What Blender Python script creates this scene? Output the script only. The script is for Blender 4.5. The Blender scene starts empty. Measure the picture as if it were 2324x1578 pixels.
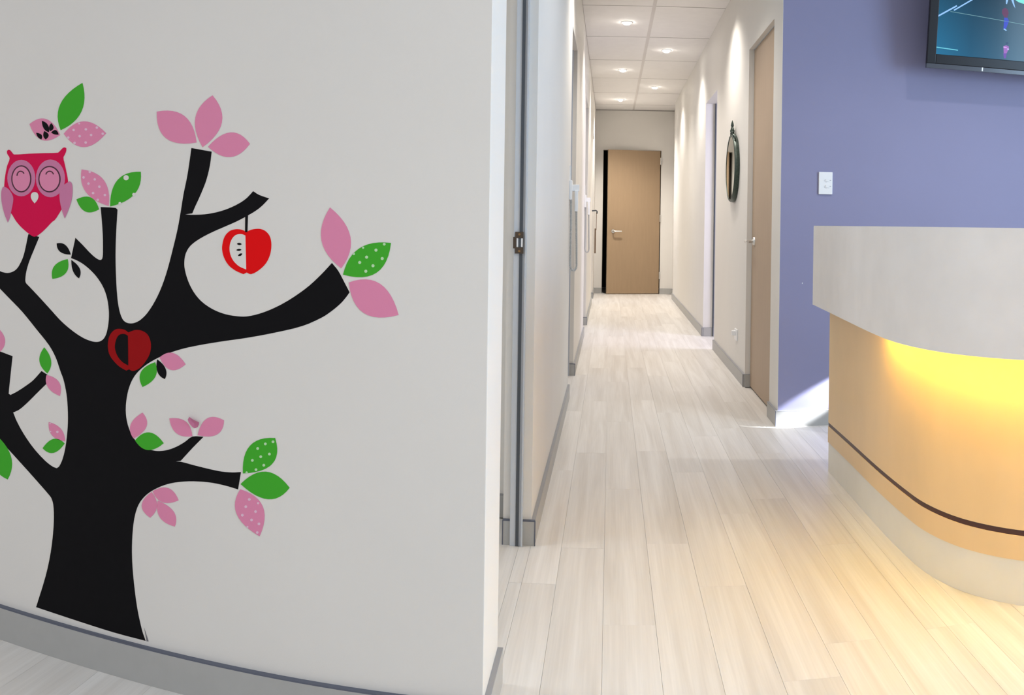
import bpy, bmesh, math, random
from mathutils import Vector, Matrix
from mathutils.geometry import delaunay_2d_cdt

# ------------------------------------------------------------------ camera
F, XC, YC, ROLL, EYE = 2156.65, 1385.8, 507.6, 0.0141, 1.0142
W, H = 2324, 1578
scene = bpy.context.scene
COL = scene.collection
cam = bpy.data.cameras.new('camera')
cam.type = 'PANO'
cam.panorama_type = 'CENTRAL_CYLINDRICAL'
cam.central_cylindrical_radius = 1.0
cam.central_cylindrical_range_u_min = (0 - XC) / F
cam.central_cylindrical_range_u_max = (W - XC) / F
cam.central_cylindrical_range_v_min = (YC - H) / F
cam.central_cylindrical_range_v_max = YC / F
cam.clip_start = 0.01
camo = bpy.data.objects.new('camera', cam)
COL.objects.link(camo)
CR, SR = math.cos(ROLL), math.sin(ROLL)
rm = Matrix(((CR, -SR, 0), (0, 0, -1), (SR, CR, 0)))
camo.matrix_world = Matrix.Translation((0, 0, EYE)) @ rm.to_4x4()
scene.camera = camo

# ------------------------------------------------------------------ light
world = bpy.data.worlds.new('daylight')
scene.world = world
world.use_nodes = True
bgn = world.node_tree.nodes['Background']
bgn.inputs[0].default_value = (0.96, 0.965, 1.0, 1)
bgn.inputs[1].default_value = 0.75


def lamp(name, kind, loc, aim, energy, color=(1, 1, 1), **kw):
    l = bpy.data.lights.new(name, kind)
    l.energy = energy
    l.color = color
    for k, v in kw.items():
        setattr(l, k, v)
    o = bpy.data.objects.new(name, l)
    o.location = loc
    d = Vector(aim) - Vector(loc)
    o.rotation_euler = d.to_track_quat('-Z', 'Y').to_euler()
    COL.objects.link(o)
    return o


# added soft fill behind the viewer, then daylight through the window beside the desk
lamp('added_front_fill', 'AREA', (0.6, -3.6, 1.5), (0.3, 2, 1.2), 9, (1.0, 0.96, 0.90), shape='RECTANGLE', size=5.0, size_y=2.2)
lamp('desk_window_daylight', 'AREA', (4.4, 0.9, 1.6), (-0.3, 2.7, 1.15), 125, (0.52, 0.75, 1.0), shape='RECTANGLE', size=2.2, size_y=1.6)
# side and right rooms lit by daylight; left room lamps added to brighten jambs
lamp('side_room_daylight', 'AREA', (-2.0, 2.35, 1.5), (0.3, 2.75, 0.1), 16, (0.9, 0.95, 1.0), shape='RECTANGLE', size=0.7, size_y=1.4)
lamp('left_room_fill', 'AREA', (-1.4, 5.3, 1.8), (-0.1, 6.3, 1.0), 8, (0.75, 0.82, 1.0), shape='RECTANGLE', size=0.8, size_y=1.2)
lamp('left_middle_room_fill', 'AREA', (-1.4, 8.4, 1.8), (-0.1, 9.4, 0.9), 9, (0.8, 0.86, 1.0), shape='RECTANGLE', size=0.8, size_y=1.2)
lamp('left_far_room_fill', 'AREA', (-1.4, 11.9, 1.8), (0.1, 12.9, 0.6), 14, (0.85, 0.9, 1.0), shape='RECTANGLE', size=0.8, size_y=1.2)
lamp('right_room_daylight', 'AREA', (2.2, 7.6, 1.7), (0.75, 8.6, 0.9), 36, (0.72, 0.74, 1.0), shape='RECTANGLE', size=0.9, size_y=1.5)
# recessed ceiling lamps of the reception
WARM = (1.0, 0.945, 0.87)
for x, y, e in ((1.82, 3.5, 54), (0.35, 3.6, 14), (-0.9, 0.5, 6), (0.4, 0.9, 25), (1.3, 1.1, 26)):
    lamp('reception_ceiling_lamp', 'SPOT', (x, y, 2.655), (x, y, 0), e, (1, 0.97, 0.93), spot_size=math.radians(130), spot_blend=0.8, shadow_soft_size=0.04)

vs = scene.view_settings
vs.view_transform = 'Standard'
vs.look = 'None'
vs.gamma = 1.0
vs.use_curve_mapping = False
vs.exposure = 0.0
if hasattr(scene, 'cycles'):
    scene.cycles.max_bounces = 4
    scene.cycles.diffuse_bounces = 3
    scene.cycles.glossy_bounces = 3
    scene.cycles.caustics_reflective = False
    scene.cycles.caustics_refractive = False


# ------------------------------------------------------------------ pixel -> place
def ray(px, py):
    t = (px - XC) / F
    v = (YC - py) / F
    dx, dy, dz = math.sin(t), math.cos(t), v
    return Vector((CR * dx - SR * dz, dy, SR * dx + CR * dz))


def hit(px, py, p, n):
    o = Vector((0, 0, EYE))
    d = ray(px, py)
    n = Vector(n)
    return o + d * ((Vector(p) - o).dot(n) / d.dot(n))


# ------------------------------------------------------------------ materials
def lin(c):
    return tuple(((x / 255) / 12.92 if x / 255 <= 0.04045 else ((x / 255 + 0.055) / 1.055) ** 2.4) for x in c) + (1.0,)


MATS = {}


def mat(name, col, rough=0.6, metal=0.0, spec=0.5, var=0.0, vscale=8.0, bump=0.0, bscale=300.0, coat=0.0, stretch=(1, 1, 1)):
    if name in MATS:
        return MATS[name]
    m = bpy.data.materials.new(name)
    m.use_nodes = True
    nt = m.node_tree
    b = nt.nodes['Principled BSDF']
    b.inputs['Base Color'].default_value = lin(col)
    b.inputs['Roughness'].default_value = rough
    b.inputs['Metallic'].default_value = metal
    b.inputs['Specular IOR Level'].default_value = spec
    b.inputs['Coat Weight'].default_value = coat
    geo = nt.nodes.new('ShaderNodeNewGeometry')
    if var:
        mp = nt.nodes.new('ShaderNodeMapping')
        mp.inputs['Scale'].default_value = stretch
        nt.links.new(geo.outputs['Position'], mp.inputs['Vector'])
        n = nt.nodes.new('ShaderNodeTexNoise')
        n.inputs['Scale'].default_value = vscale
        n.inputs['Detail'].default_value = 4
        nt.links.new(mp.outputs[0], n.inputs['Vector'])
        mr = nt.nodes.new('ShaderNodeMapRange')
        mr.inputs['From Min'].default_value = 0.3
        mr.inputs['From Max'].default_value = 0.7
        mr.inputs['To Min'].default_value = 1 - var
        mr.inputs['To Max'].default_value = 1 + var
        nt.links.new(n.outputs['Fac'], mr.inputs['Value'])
        mx = nt.nodes.new('ShaderNodeVectorMath')
        mx.operation = 'SCALE'
        mx.inputs[0].default_value = lin(col)[:3]
        nt.links.new(mr.outputs[0], mx.inputs['Scale'])
        nt.links.new(mx.outputs[0], b.inputs['Base Color'])
    if bump:
        n2 = nt.nodes.new('ShaderNodeTexNoise')
        n2.inputs['Scale'].default_value = bscale
        n2.inputs['Detail'].default_value = 2
        nt.links.new(geo.outputs['Position'], n2.inputs['Vector'])
        bp = nt.nodes.new('ShaderNodeBump')
        bp.inputs['Strength'].default_value = bump
        bp.inputs['Distance'].default_value = 0.001
        nt.links.new(n2.outputs['Fac'], bp.inputs['Height'])
        nt.links.new(bp.outputs[0], b.inputs['Normal'])
    MATS[name] = m
    return m


def emit(name, col, strength):
    if name in MATS:
        return MATS[name]
    m = bpy.data.materials.new(name)
    m.use_nodes = True
    b = m.node_tree.nodes['Principled BSDF']
    b.inputs['Base Color'].default_value = (0.02, 0.02, 0.02, 1)
    b.inputs['Specular IOR Level'].default_value = 0.18
    b.inputs['Roughness'].default_value = 0.3
    b.inputs['Emission Color'].default_value = lin(col)
    b.inputs['Emission Strength'].default_value = strength
    MATS[name] = m
    return m


PAINT = mat('white_wall_paint', (231, 227, 221), 0.55, spec=0.3, var=0.012, vscale=3.0, bump=0.12, bscale=420)
BLUE = mat('blue_wall_paint', (142, 141, 172), 0.55, spec=0.3, var=0.015, vscale=3.0, bump=0.12, bscale=420)
CEIL = mat('plaster_ceiling', (236, 233, 230), 0.8)
SKIRT = mat('grey_skirting', (176, 175, 172), 0.42, spec=0.5, var=0.02, vscale=30, bump=0.05)
SKDARK = mat('slate_skirting_edge', (92, 96, 110), 0.5)
FRAMEM = mat('grey_door_frame', (196, 200, 206), 0.45)
SEAL = mat('dark_door_seal', (72, 77, 84), 0.6)
BRONZE = mat('bronze_metal', (92, 80, 70), 0.45, metal=0.7)
DOORM = mat('tan_door_laminate', (181, 158, 134), 0.5, var=0.03, vscale=6, stretch=(6, 6, 0.6), bump=0.06)
STEEL = mat('brushed_steel', (222, 222, 220), 0.34, metal=1.0)
WHITEP = mat('white_plastic', (240, 240, 240), 0.35)
GREYCORD = mat('grey_cord', (198, 198, 196), 0.5)
DARK = mat('painted_dark_interior', (26, 25, 24), 0.9)
STONE = mat('beige_desk_laminate', (236, 233, 231), 0.42, var=0.03, vscale=9, bump=0.04)
WOODB = mat('honey_desk_wood', (238, 205, 156), 0.42, var=0.03, vscale=4, stretch=(1.5, 1.5, 0.8), bump=0.04)
STRIPE = mat('brown_desk_strip', (70, 38, 36), 0.4)
KICK = mat('cream_desk_kick', (238, 233, 221), 0.38, var=0.02, vscale=8)
TVB = mat('black_tv_plastic', (16, 16, 22), 0.3, spec=0.3)
TVG = mat('grey_tv_strip', (66, 70, 80), 0.2, spec=0.5)
BLACKV = mat('black_vinyl', (12, 11, 14), 0.55, spec=0.12)
PINKV = mat('pink_vinyl', (230, 142, 176), 0.55, spec=0.15)
MAUVEV = mat('mauve_vinyl', (208, 128, 166), 0.55, spec=0.15)
GREENV = mat('green_vinyl', (68, 174, 46), 0.55, spec=0.15)
REDV = mat('red_vinyl', (236, 8, 14), 0.55, spec=0.12)
DREDV = mat('dark_red_vinyl', (156, 12, 16), 0.55, spec=0.12)
OWLV = mat('crimson_vinyl', (220, 14, 78), 0.55, spec=0.12)
PLUMV = mat('dark_plum_vinyl', (66, 12, 40), 0.5)
DOTP = mat('pale_pink_vinyl', (236, 196, 216), 0.5)
DOTG = mat('pale_green_vinyl', (190, 226, 178), 0.5)
WALLV = mat('bare_wall_cutout', (231, 227, 221), 0.55)
VERDI = mat('verdigris_metal', (62, 74, 66), 0.4, metal=0.4, var=0.25, vscale=90)
STRAPM = mat('brown_strap', (120, 100, 84), 0.8)
GASKET = mat('ceiling_joint_shadow_gap', (158, 152, 148), 0.9)


def tile_mat():
    m = mat('ceiling_tile_mineral_fibre', (246, 243, 241), 0.9, var=0.015, vscale=14, bump=0.35, bscale=160)
    return m


def glass_mat():
    m = bpy.data.materials.new('mirror_glass')
    m.use_nodes = True
    b = m.node_tree.nodes['Principled BSDF']
    b.inputs['Base Color'].default_value = (0.9, 0.92, 0.88, 1)
    b.inputs['Metallic'].default_value = 1
    b.inputs['Roughness'].default_value = 0.02
    return m


def plank_mat():
    m = bpy.data.materials.new('pale_oak_planks')
    m.use_nodes = True
    nt = m.node_tree
    N, L = nt.nodes, nt.links
    b = N['Principled BSDF']
    b.inputs['Roughness'].default_value = 0.36
    b.inputs['Specular IOR Level'].default_value = 0.45
    geo = N.new('ShaderNodeNewGeometry')
    info = N.new('ShaderNodeObjectInfo')
    off = N.new('ShaderNodeVectorMath')
    off.operation = 'MULTIPLY_ADD'
    cmb = N.new('ShaderNodeCombineXYZ')
    for i in range(3):
        L.new(info.outputs['Random'], cmb.inputs[i])
    L.new(cmb.outputs[0], off.inputs[0])
    off.inputs[1].default_value = (37, 91, 13)
    L.new(geo.outputs['Position'], off.inputs[2])

    def streak(sx, sy, det, dist=0.0):
        mp = N.new('ShaderNodeMapping')
        mp.inputs['Scale'].default_value = (sx, sy, 1)
        L.new(off.outputs[0], mp.inputs['Vector'])
        n = N.new('ShaderNodeTexNoise')
        n.inputs['Scale'].default_value = 1
        n.inputs['Detail'].default_value = det
        n.inputs['Distortion'].default_value = dist
        L.new(mp.outputs[0], n.inputs['Vector'])
        return n.outputs['Fac']
    broad = streak(22, 0.9, 3, 0.6)
    fine = streak(190, 3.0, 3)
    ramp = N.new('ShaderNodeValToRGB')
    ramp.color_ramp.elements[0].position = 0.3
    ramp.color_ramp.elements[0].color = lin((218, 211, 203))
    ramp.color_ramp.elements[1].position = 0.68
    ramp.color_ramp.elements[1].color = lin((235, 230, 224))
    L.new(broad, ramp.inputs['Fac'])

    def scale(col, fac, lo, hi, a=0.3, c=0.7):
        mr = N.new('ShaderNodeMapRange')
        mr.inputs['From Min'].default_value = a
        mr.inputs['From Max'].default_value = c
        mr.inputs['To Min'].default_value = lo
        mr.inputs['To Max'].default_value = hi
        L.new(fac, mr.inputs['Value'])
        v = N.new('ShaderNodeVectorMath')
        v.operation = 'SCALE'
        L.new(col, v.inputs[0])
        L.new(mr.outputs[0], v.inputs['Scale'])
        return v.outputs[0]
    c = scale(ramp.outputs['Color'], fine, 0.955, 1.03)
    c = scale(c, info.outputs['Random'], 0.94, 1.035, 0, 1)
    L.new(c, b.inputs['Base Color'])
    return m


# ------------------------------------------------------------------ mesh helpers
def box(bm, x0, x1, y0, y1, z0, z1, bev=0.0):
    vs_ = [bm.verts.new((x, y, z)) for z in (z0, z1) for y in (y0, y1) for x in (x0, x1)]
    fs = [bm.faces.new([vs_[i] for i in q]) for q in ((0, 2, 3, 1), (4, 5, 7, 6), (0, 1, 5, 4), (2, 6, 7, 3), (0, 4, 6, 2), (1, 3, 7, 5))]
    if bev:
        es = list({e for f in fs for e in f.edges})
        bmesh.ops.bevel(bm, geom=es, offset=bev, segments=2, affect='EDGES', profile=0.6)
    return vs_


def BM():
    return bmesh.new()


def bbox(*a, bev=0.0):
    bm = BM()
    box(bm, *a, bev=bev)
    return bm


def wloc(o):
    v = Vector(o.location)
    while o.parent:
        o = o.parent
        v += Vector(o.location)
    return v


def obj(name, bm, m, parent=None, origin=None, smooth=False):
    """links a bmesh given in world coordinates as one object, its origin at the foot of its box"""
    bmesh.ops.recalc_face_normals(bm, faces=bm.faces)
    co = [v.co for v in bm.verts]
    if origin is None:
        lo = [min(c[i] for c in co) for i in range(3)]
        hi = [max(c[i] for c in co) for i in range(3)]
        origin = Vector(((lo[0] + hi[0]) / 2, (lo[1] + hi[1]) / 2, lo[2]))
    origin = Vector(origin)
    for v in bm.verts:
        v.co -= origin
    me = bpy.data.meshes.new(name)
    bm.to_mesh(me)
    bm.free()
    for mm in (m if isinstance(m, (list, tuple)) else [m]):
        me.materials.append(mm)
    if smooth:
        for p in me.polygons:
            p.use_smooth = True
        try:
            me.set_sharp_from_angle(angle=math.radians(40))
        except Exception:
            pass
    o = bpy.data.objects.new(name, me)
    COL.objects.link(o)
    if parent:
        o.parent = parent
        o.location = origin - wloc(parent)
    else:
        o.location = origin
    return o


def empty(name, loc):
    o = bpy.data.objects.new(name, None)
    o.empty_display_size = 0.05
    o.location = loc
    COL.objects.link(o)
    return o


def tag(o, label, cat, group=None, kind=None):
    o['label'] = label
    o['category'] = cat
    if group:
        o['group'] = group
    if kind:
        o['kind'] = kind
    return o


def struct(o, label=None, cat=None):
    o['kind'] = 'structure'
    if label:
        o['label'] = label
    if cat:
        o['category'] = cat
    return o


def prism(bm, poly, z0, z1):
    a = [bm.verts.new((x, y, z0)) for x, y in poly]
    b = [bm.verts.new((x, y, z1)) for x, y in poly]
    n = len(poly)
    for i in range(n):
        j = (i + 1) % n
        bm.faces.new((a[i], a[j], b[j], b[i]))
    vv_, _, ff_, ov, _, _ = delaunay_2d_cdt([Vector(p_) for p_ in poly], [], [list(range(n))], 1, 1e-7)
    for ring_, z in ((a, z0), (b, z1)):
        nv = [(ring_[o_[0]] if o_ else bm.verts.new((v.x, v.y, z))) for v, o_ in zip(vv_, ov)]
        for f in ff_:
            if len({nv[i] for i in f}) == 3:
                bm.faces.new([nv[i] for i in f])


def tube(bm, pts, r, n=8, closed=False, cap=True):
    pts = [Vector(p) for p in pts]
    rings = []
    up = None
    for i, p in enumerate(pts):
        if closed:
            t = pts[(i + 1) % len(pts)] - pts[i - 1]
        else:
            t = pts[min(i + 1, len(pts) - 1)] - pts[max(i - 1, 0)]
        t.normalize()
        if up is None:
            up = t.orthogonal().normalized()
        up = (up - t * up.dot(t)).normalized()
        s = t.cross(up)
        rr = r[i] if isinstance(r, (list, tuple)) else r
        rings.append([bm.verts.new(p + (up * math.cos(k * 2 * math.pi / n) + s * math.sin(k * 2 * math.pi / n)) * rr) for k in range(n)])
    m = len(rings)
    for i in range(m if closed else m - 1):
        a, b = rings[i], rings[(i + 1) % m]
        for k in range(n):
            bm.faces.new((a[k], a[(k + 1) % n], b[(k + 1) % n], b[k]))
    if cap and not closed:
        bm.faces.new(rings[0][::-1])
        bm.faces.new(rings[-1])


def cyl(bm, p0, p1, r0, r1=None, n=20):
    tube(bm, [p0, p1], [r0, r0 if r1 is None else r1], n)


def smooth_loop(pts, corner=40.0, sub=3, closed=True):
    """Catmull-Rom through the points, keeping corners sharper than the angle"""
    n = len(pts)
    P = [Vector((p[0], p[1])) for p in pts]

    def sharp(i):
        if not closed and i in (0, n - 1):
            return True
        a, b = P[i] - P[i - 1], P[(i + 1) % n] - P[i]
        return abs(a.angle_signed(b, 0)) > math.radians(corner)
    S = [sharp(i) for i in range(n)]
    out = []
    for i in range(n if closed else n - 1):
        j = (i + 1) % n
        p1, p2 = P[i], P[j]
        d = (p2 - p1).length
        t1 = (p2 - p1) if S[i] else (P[j] - P[i - 1]).normalized() * d
        t2 = (p2 - p1) if S[j] else (P[(j + 1) % n] - P[i]).normalized() * d
        for k in range(sub):
            t = k / sub
            h1, h2, h3, h4 = 2 * t**3 - 3 * t**2 + 1, -2 * t**3 + 3 * t**2, t**3 - 2 * t**2 + t, t**3 - t**2
            q = p1 * h1 + p2 * h2 + t1 * h3 + t2 * h4
            out.append((q.x, q.y))
    if not closed:
        out.append(tuple(P[-1]))
    return out


# ------------------------------------------------------------------ the setting
T0, T1 = 1.8313, 2.075          # wall with the decals, front and back
XL, XR = -0.2354, 0.8537        # corridor sides
WT = 0.09                       # thin wall thickness
BL = 4.7352                     # blue wall
FAR = 13.80
CH = 2.6697
HL, HR = 2.16, 2.12             # heads of the openings
SK = 0.079
LEFT = [(2.98, 5.50), (6.32, 8.55), (9.46, 11.95), (12.80, FAR)]
RIGHT = [(BL, 4.99), (5.91, 7.70), (8.62, 12.90)]

PL = plank_mat()
floor = struct(obj('floor', bbox(-3.4, 5.2, -5.2, FAR + 1.6, -0.15, -0.004), PL), 'pale oak plank floor through reception and corridor', 'floor')
random.seed(4)
PW, PLEN = 0.1336, 1.23
START = {-1: 2.66, 0: 2.963, 1: 2.40, 2: 3.01, 3: 2.65, 4: 2.08, 5: 2.25, 6: 2.95}
RECTS = [(XL, XR, 1.1, FAR), (-1.65, XL, 1.1, T0), (-0.75, XL, T1, 3.22), (XR, 2.3, 1.1, BL), (XR, 1.6, 7.70, 8.62), (-0.5, XL, 5.5, 6.32), (-0.5, XL, 8.55, 9.46), (-0.45, XL, 11.95, 12.8)]
plank_meshes = {}
for (rx0, rx1, ry0, ry1) in RECTS:
    k0 = math.floor((rx0 + 0.139) / PW)
    k1 = math.floor((rx1 + 0.139) / PW)
    for k in range(k0, k1 + 1):
        s = START.get(k, 2.2 + (k * 0.537) % 1.23)
        a = max(rx0, -0.139 + k * PW)
        b = min(rx1, -0.139 + (k + 1) * PW)
        if b - a < 0.008:
            continue
        i0 = math.floor((ry0 - s) / PLEN)
        i1 = math.floor((ry1 - s) / PLEN)
        for i in range(i0, i1 + 1):
            c = max(ry0, s + i * PLEN)
            d = min(ry1, s + (i + 1) * PLEN)
            if d - c < 0.02:
                continue
            key = (round(b - a, 3), round(d - c, 3))
            if key not in plank_meshes:
                bm = BM()
                g = 0.0003
                w2, l2 = (b - a) / 2 - g, (d - c) / 2 - g
                box(bm, -w2, w2, -l2, l2, -0.004, 0)
                me = bpy.data.meshes.new('plank')
                bm.to_mesh(me)
                bm.free()
                me.materials.append(PL)
                plank_meshes[key] = me
            o = bpy.data.objects.new('plank', plank_meshes[key])
            o.parent = floor
            o.location = Vector(((a + b) / 2, (c + d) / 2, random.uniform(-0.0002, 0.0))) - floor.location
            COL.objects.link(o)

# walls
struct(obj('wall_front', bbox(-3.4, -0.2347, T0, T1, 0, CH, bev=0.0015), PAINT), 'off-white wall carrying the black tree decal', 'wall')
bm = BM()
for y0, y1 in LEFT:
    box(bm, XL - WT, XL, y0, y1, 0, CH)
for (a, b), z in zip(((T1, 2.98), (5.50, 6.32), (8.55, 9.46), (11.95, 12.80)), (HL,) * 4):
    box(bm, XL - WT, XL, a, b, z, CH)
struct(obj('wall_left', bm, PAINT), 'white corridor wall with three open doorways and wall phones', 'wall')
bm = BM()
for y0, y1 in RIGHT:
    box(bm, XR, XR + WT, y0 + (0.1 if y0 == BL else 0), y1, 0, CH)
for a, b in ((4.99, 5.91), (7.70, 8.62)):
    box(bm, XR, XR + WT, a, b, HR, CH)
box(bm, 0.905, 0.995, 12.90, FAR, 0, CH)
struct(obj('wall_right', bm, PAINT), 'warm white corridor wall with the oval mirror', 'wall')
# end piece of the corridor wall in front of the blue wall's corner
struct(obj('wall_corner', bbox(XR, XR + 0.0015, BL + 0.0005, BL + 0.1, 0, CH), PAINT), 'narrow white wall strip next to the blue wall', 'wall')
struct(obj('wall_reception', bbox(XR + 0.0016, 5.0, BL, BL + 0.1, 0, CH), BLUE), 'periwinkle blue wall behind the reception desk', 'wall')
DX0, DX1, DH = -0.119, 0.722, 2.083
bm = BM()
box(bm, -0.40, DX0, FAR, FAR + 0.1, 0, CH)
box(bm, DX1, 1.05, FAR, FAR + 0.1, 0, CH)
box(bm, DX0, DX1, FAR, FAR + 0.1, DH, CH)
struct(obj('wall_far', bm, PAINT), 'cream end wall around the ajar tan door', 'wall')
struct(obj('wall_side_room', bbox(-3.2, XL - WT - 0.001, 3.25, 3.34, 0, CH), PAINT), 'grey-white wall inside the first side room', 'wall')
struct(obj('wall_left_rooms', bbox(-3.3, -3.2, T1, FAR + 1.5, 0, CH), PAINT))
struct(obj('wall_right_rooms', bbox(3.4, 3.5, BL + 0.1, FAR + 1.5, 0, CH), PAINT))
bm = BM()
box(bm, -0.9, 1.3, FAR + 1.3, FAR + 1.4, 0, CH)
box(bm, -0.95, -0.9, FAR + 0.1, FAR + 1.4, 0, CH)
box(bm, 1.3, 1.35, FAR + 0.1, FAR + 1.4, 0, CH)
struct(obj('wall_dark_room', bm, DARK))  # near-black walls paint in the darkness of the unlit room
bm = BM()
box(bm, -3.2, XL - WT, 7.4, 7.5, 0, CH)
box(bm, -3.2, XL - WT, 10.6, 10.7, 0, CH)
box(bm, -3.2, XL - WT, FAR + 0.1, FAR + 0.2, 0, CH)
box(bm, XR + WT, 3.4, 6.6, 6.7, 0, CH)
box(bm, XR + WT, 3.4, 10.4, 10.5, 0, CH)
box(bm, 1.05, 3.4, FAR, FAR + 0.1, 0, CH)
struct(obj('wall_partitions', bm, PAINT))

# ceiling with tiles
ceil = struct(obj('ceiling', bbox(-3.4, 5.2, -5.2, FAR + 1.6, CH + 0.016, CH + 0.15), CEIL), 'white suspended tile ceiling over the corridor', 'ceiling')
obj('plaster_field', bbox(XR + 0.1, 5.2, -5.2, FAR + 1.5, CH, CH + 0.016), CEIL, ceil)
obj('plaster_field', bbox(-3.4, XL - 0.09, -5.2, FAR + 1.5, CH, CH + 0.016), CEIL, ceil)
obj('plaster_field', bbox(XL - 0.09, XR + 0.1, -5.2, 2.41, CH, CH + 0.016), CEIL, ceil)
XM = 0.309
TM = tile_mat()
tk = 0
for cx0, cx1 in ((XL, XM), (XM, 0.905)):
    for i in range(-4, 6):
        y0, y1 = 7.211 + 1.2 * i, 7.211 + 1.2 * (i + 1)
        y1 = min(y1, FAR)
        obj('ceiling_tile', bbox(cx0 + (0.002 if cx0 == XL else 0.014), cx1 - (0.002 if cx1 > 0.5 else 0.014), y0 + 0.007, y1 - 0.007, CH + (0.0006 if (tk * 7) % 3 else 0), CH + 0.014), TM, ceil)
        tk += 1
obj('grid_bar', bbox(XM - 0.014, XM + 0.014, 2.41, FAR, CH + 0.0005, CH + 0.015), mat('ceiling_grid', (222, 217, 214), 0.7), ceil)
for i in range(-4, 6):
    y = 7.211 + 1.2 * i
    obj('grid_bar', bbox(XL, XM - 0.0145, y - 0.007, y + 0.007, CH + 0.0005, CH + 0.015), GASKET, ceil)
    obj('grid_bar', bbox(XM + 0.0145, 0.905, y - 0.007, y + 0.007, CH + 0.0005, CH + 0.015), GASKET, ceil)
obj('wall_angle', bbox(XL, 0.905, FAR - 0.006, FAR, CH - 0.012, CH), GASKET, ceil)

# skirting boards
ST = 0.012


SKMID = mat('grey_skirting_edge', (150, 150, 153), 0.5)


def skirt(name, x0, x1, y0, y1, label, corner=()):
    o = struct(obj(name, bbox(x0, x1, y0, y1, 0.0, SK - 0.0035), SKIRT), label, 'baseboard')
    obj('top_edge', bbox(x0, x1, y0, y1, SK - 0.0035, SK), SKDARK if name == 'baseboard_front' else SKMID, o)
    for cx, cy in corner:
        obj('corner_joint', bbox(cx - 0.0016, cx + 0.0016, cy - 0.0016, cy + 0.0016, 0, SK), SKDARK, o)
    return o


skirt('baseboard_front', -3.2, -0.2347 + ST, T0 - ST, T0, 'grey skirting with dark top edge under the tree decal')
skirt('baseboard_end', -0.2347, -0.2347 + ST, T0, T1, 'short grey skirting round the end of the decal wall')
for n, (y0, y1) in enumerate(LEFT):
    skirt('baseboard_left', XL, XL + ST, y0, y1, ('grey skirting along the corridor wall before the first phone', 'grey skirting between first and second inner doorway of the phone wall', 'grey skirting between second and third inner doorway of the phone wall', 'short grey skirting in the far corner by the ajar door')[n], ((XL + ST, y0 - ST),))
for y0, y1 in RIGHT:
    if y0 == BL:
        skirt('baseboard_right', XR - ST, XR, BL - ST, y1, 'short grey skirting on the white strip beside the blue wall', ((XR - ST, BL - ST),))
    elif y0 < 7:
        skirt('baseboard_right', XR - ST, XR, y0, y1, 'grey skirting under the oval mirror', ((XR - ST, y0),))
    else:
        skirt('baseboard_right', XR - ST, XR, y0 - ST, y1, 'long grey skirting between bright doorway and end wall', ((XR - ST, y0 - ST),))
skirt('baseboard_right', XR, XR + 0.032, 5.91 - ST, 5.91, 'tiny grey skirting return inside the tan door recess')
skirt('baseboard_right', 0.905 - ST, 0.905, 12.90, FAR - ST, 'short grey skirting in the corner past the corridor wall')
skirt('baseboard_reception', XR, 4.9, BL - ST, BL, 'grey skirting along the blue wall')
skirt('baseboard_far', XL, DX0, FAR - ST, FAR, 'grey skirting on the narrow handle side of the end door')
skirt('baseboard_far', DX1, 0.905, FAR - ST, FAR, 'grey skirting on the hinge side of the end door')
skirt('baseboard_side_room', -3.0, XL - WT - 0.002, 3.25 - ST, 3.25, 'grey skirting inside the first side room')


# jambs at the near ends of the wall stubs
def jamb(x0, x1, y, h, sgn, label, cat='door frame'):
    """frame strip in the middle of a wall end that faces the viewer; sgn = +1 when the corridor is on its right"""
    w = x1 - x0
    f0, f1 = x0 + 0.26 * w, x0 + 0.70 * w
    t = struct(obj('trim_1', bbox(f0, f1, y - 0.02, y, 0, h, bev=0.0015), FRAMEM), label, cat)
    s0 = f0 + (f1 - f0) * (0.46 if sgn > 0 else 0.30)
    obj('seal', bbox(s0, s0 + 0.010, y - 0.0225, y - 0.0195, 0, h), SEAL, t)
    st = f1 if sgn > 0 else f0
    obj('stop', bbox(st - 0.004, st + 0.001, y - 0.026, y - 0.0195, 0, h), FRAMEM, t)
    for a, b in ((x0, f0), (f1, x1 + ST)):
        o = struct(obj('baseboard_end', bbox(a, b, y - ST, y, 0, SK - 0.004), SKIRT), 'grey skirting stub beside ' + label, 'baseboard')
        obj('top_edge', bbox(a, b, y - ST, y, SK - 0.004, SK), SKDARK, o)
        if a == x0:
            obj('corner_joint', bbox(a - 0.0016, a + 0.0016, y - ST - 0.0012, y - ST + 0.001, 0, SK), SKDARK, o)
    return t


j1 = jamb(XL - WT, XL, 2.98, HL, 1, 'pale grey door jamb with dark seal and bronze strike plate')
jamb(XL - WT, XL, 6.32, HL, 1, 'grey door jamb of the doorway by the first wall phone')
jamb(XL - WT, XL, 9.46, HL, 1, 'grey door jamb of the doorway by the second wall phone')
jamb(XL - WT, XL, 12.80, HL, 1, 'grey door jamb next to the end wall')
t = struct(obj('trim_1', bbox(XR + 0.083, XR + WT + 0.004, 8.598, 8.62, 0, HR, bev=0.0015), SEAL), 'dark door seal strip in the bright doorway past the mirror', 'door frame')
skirt('baseboard_end', XR, XR + 0.083, 8.62 - ST, 8.62, 'grey skirting stub in the bright doorway past the mirror', ((XR, 8.62 - ST),))

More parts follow.
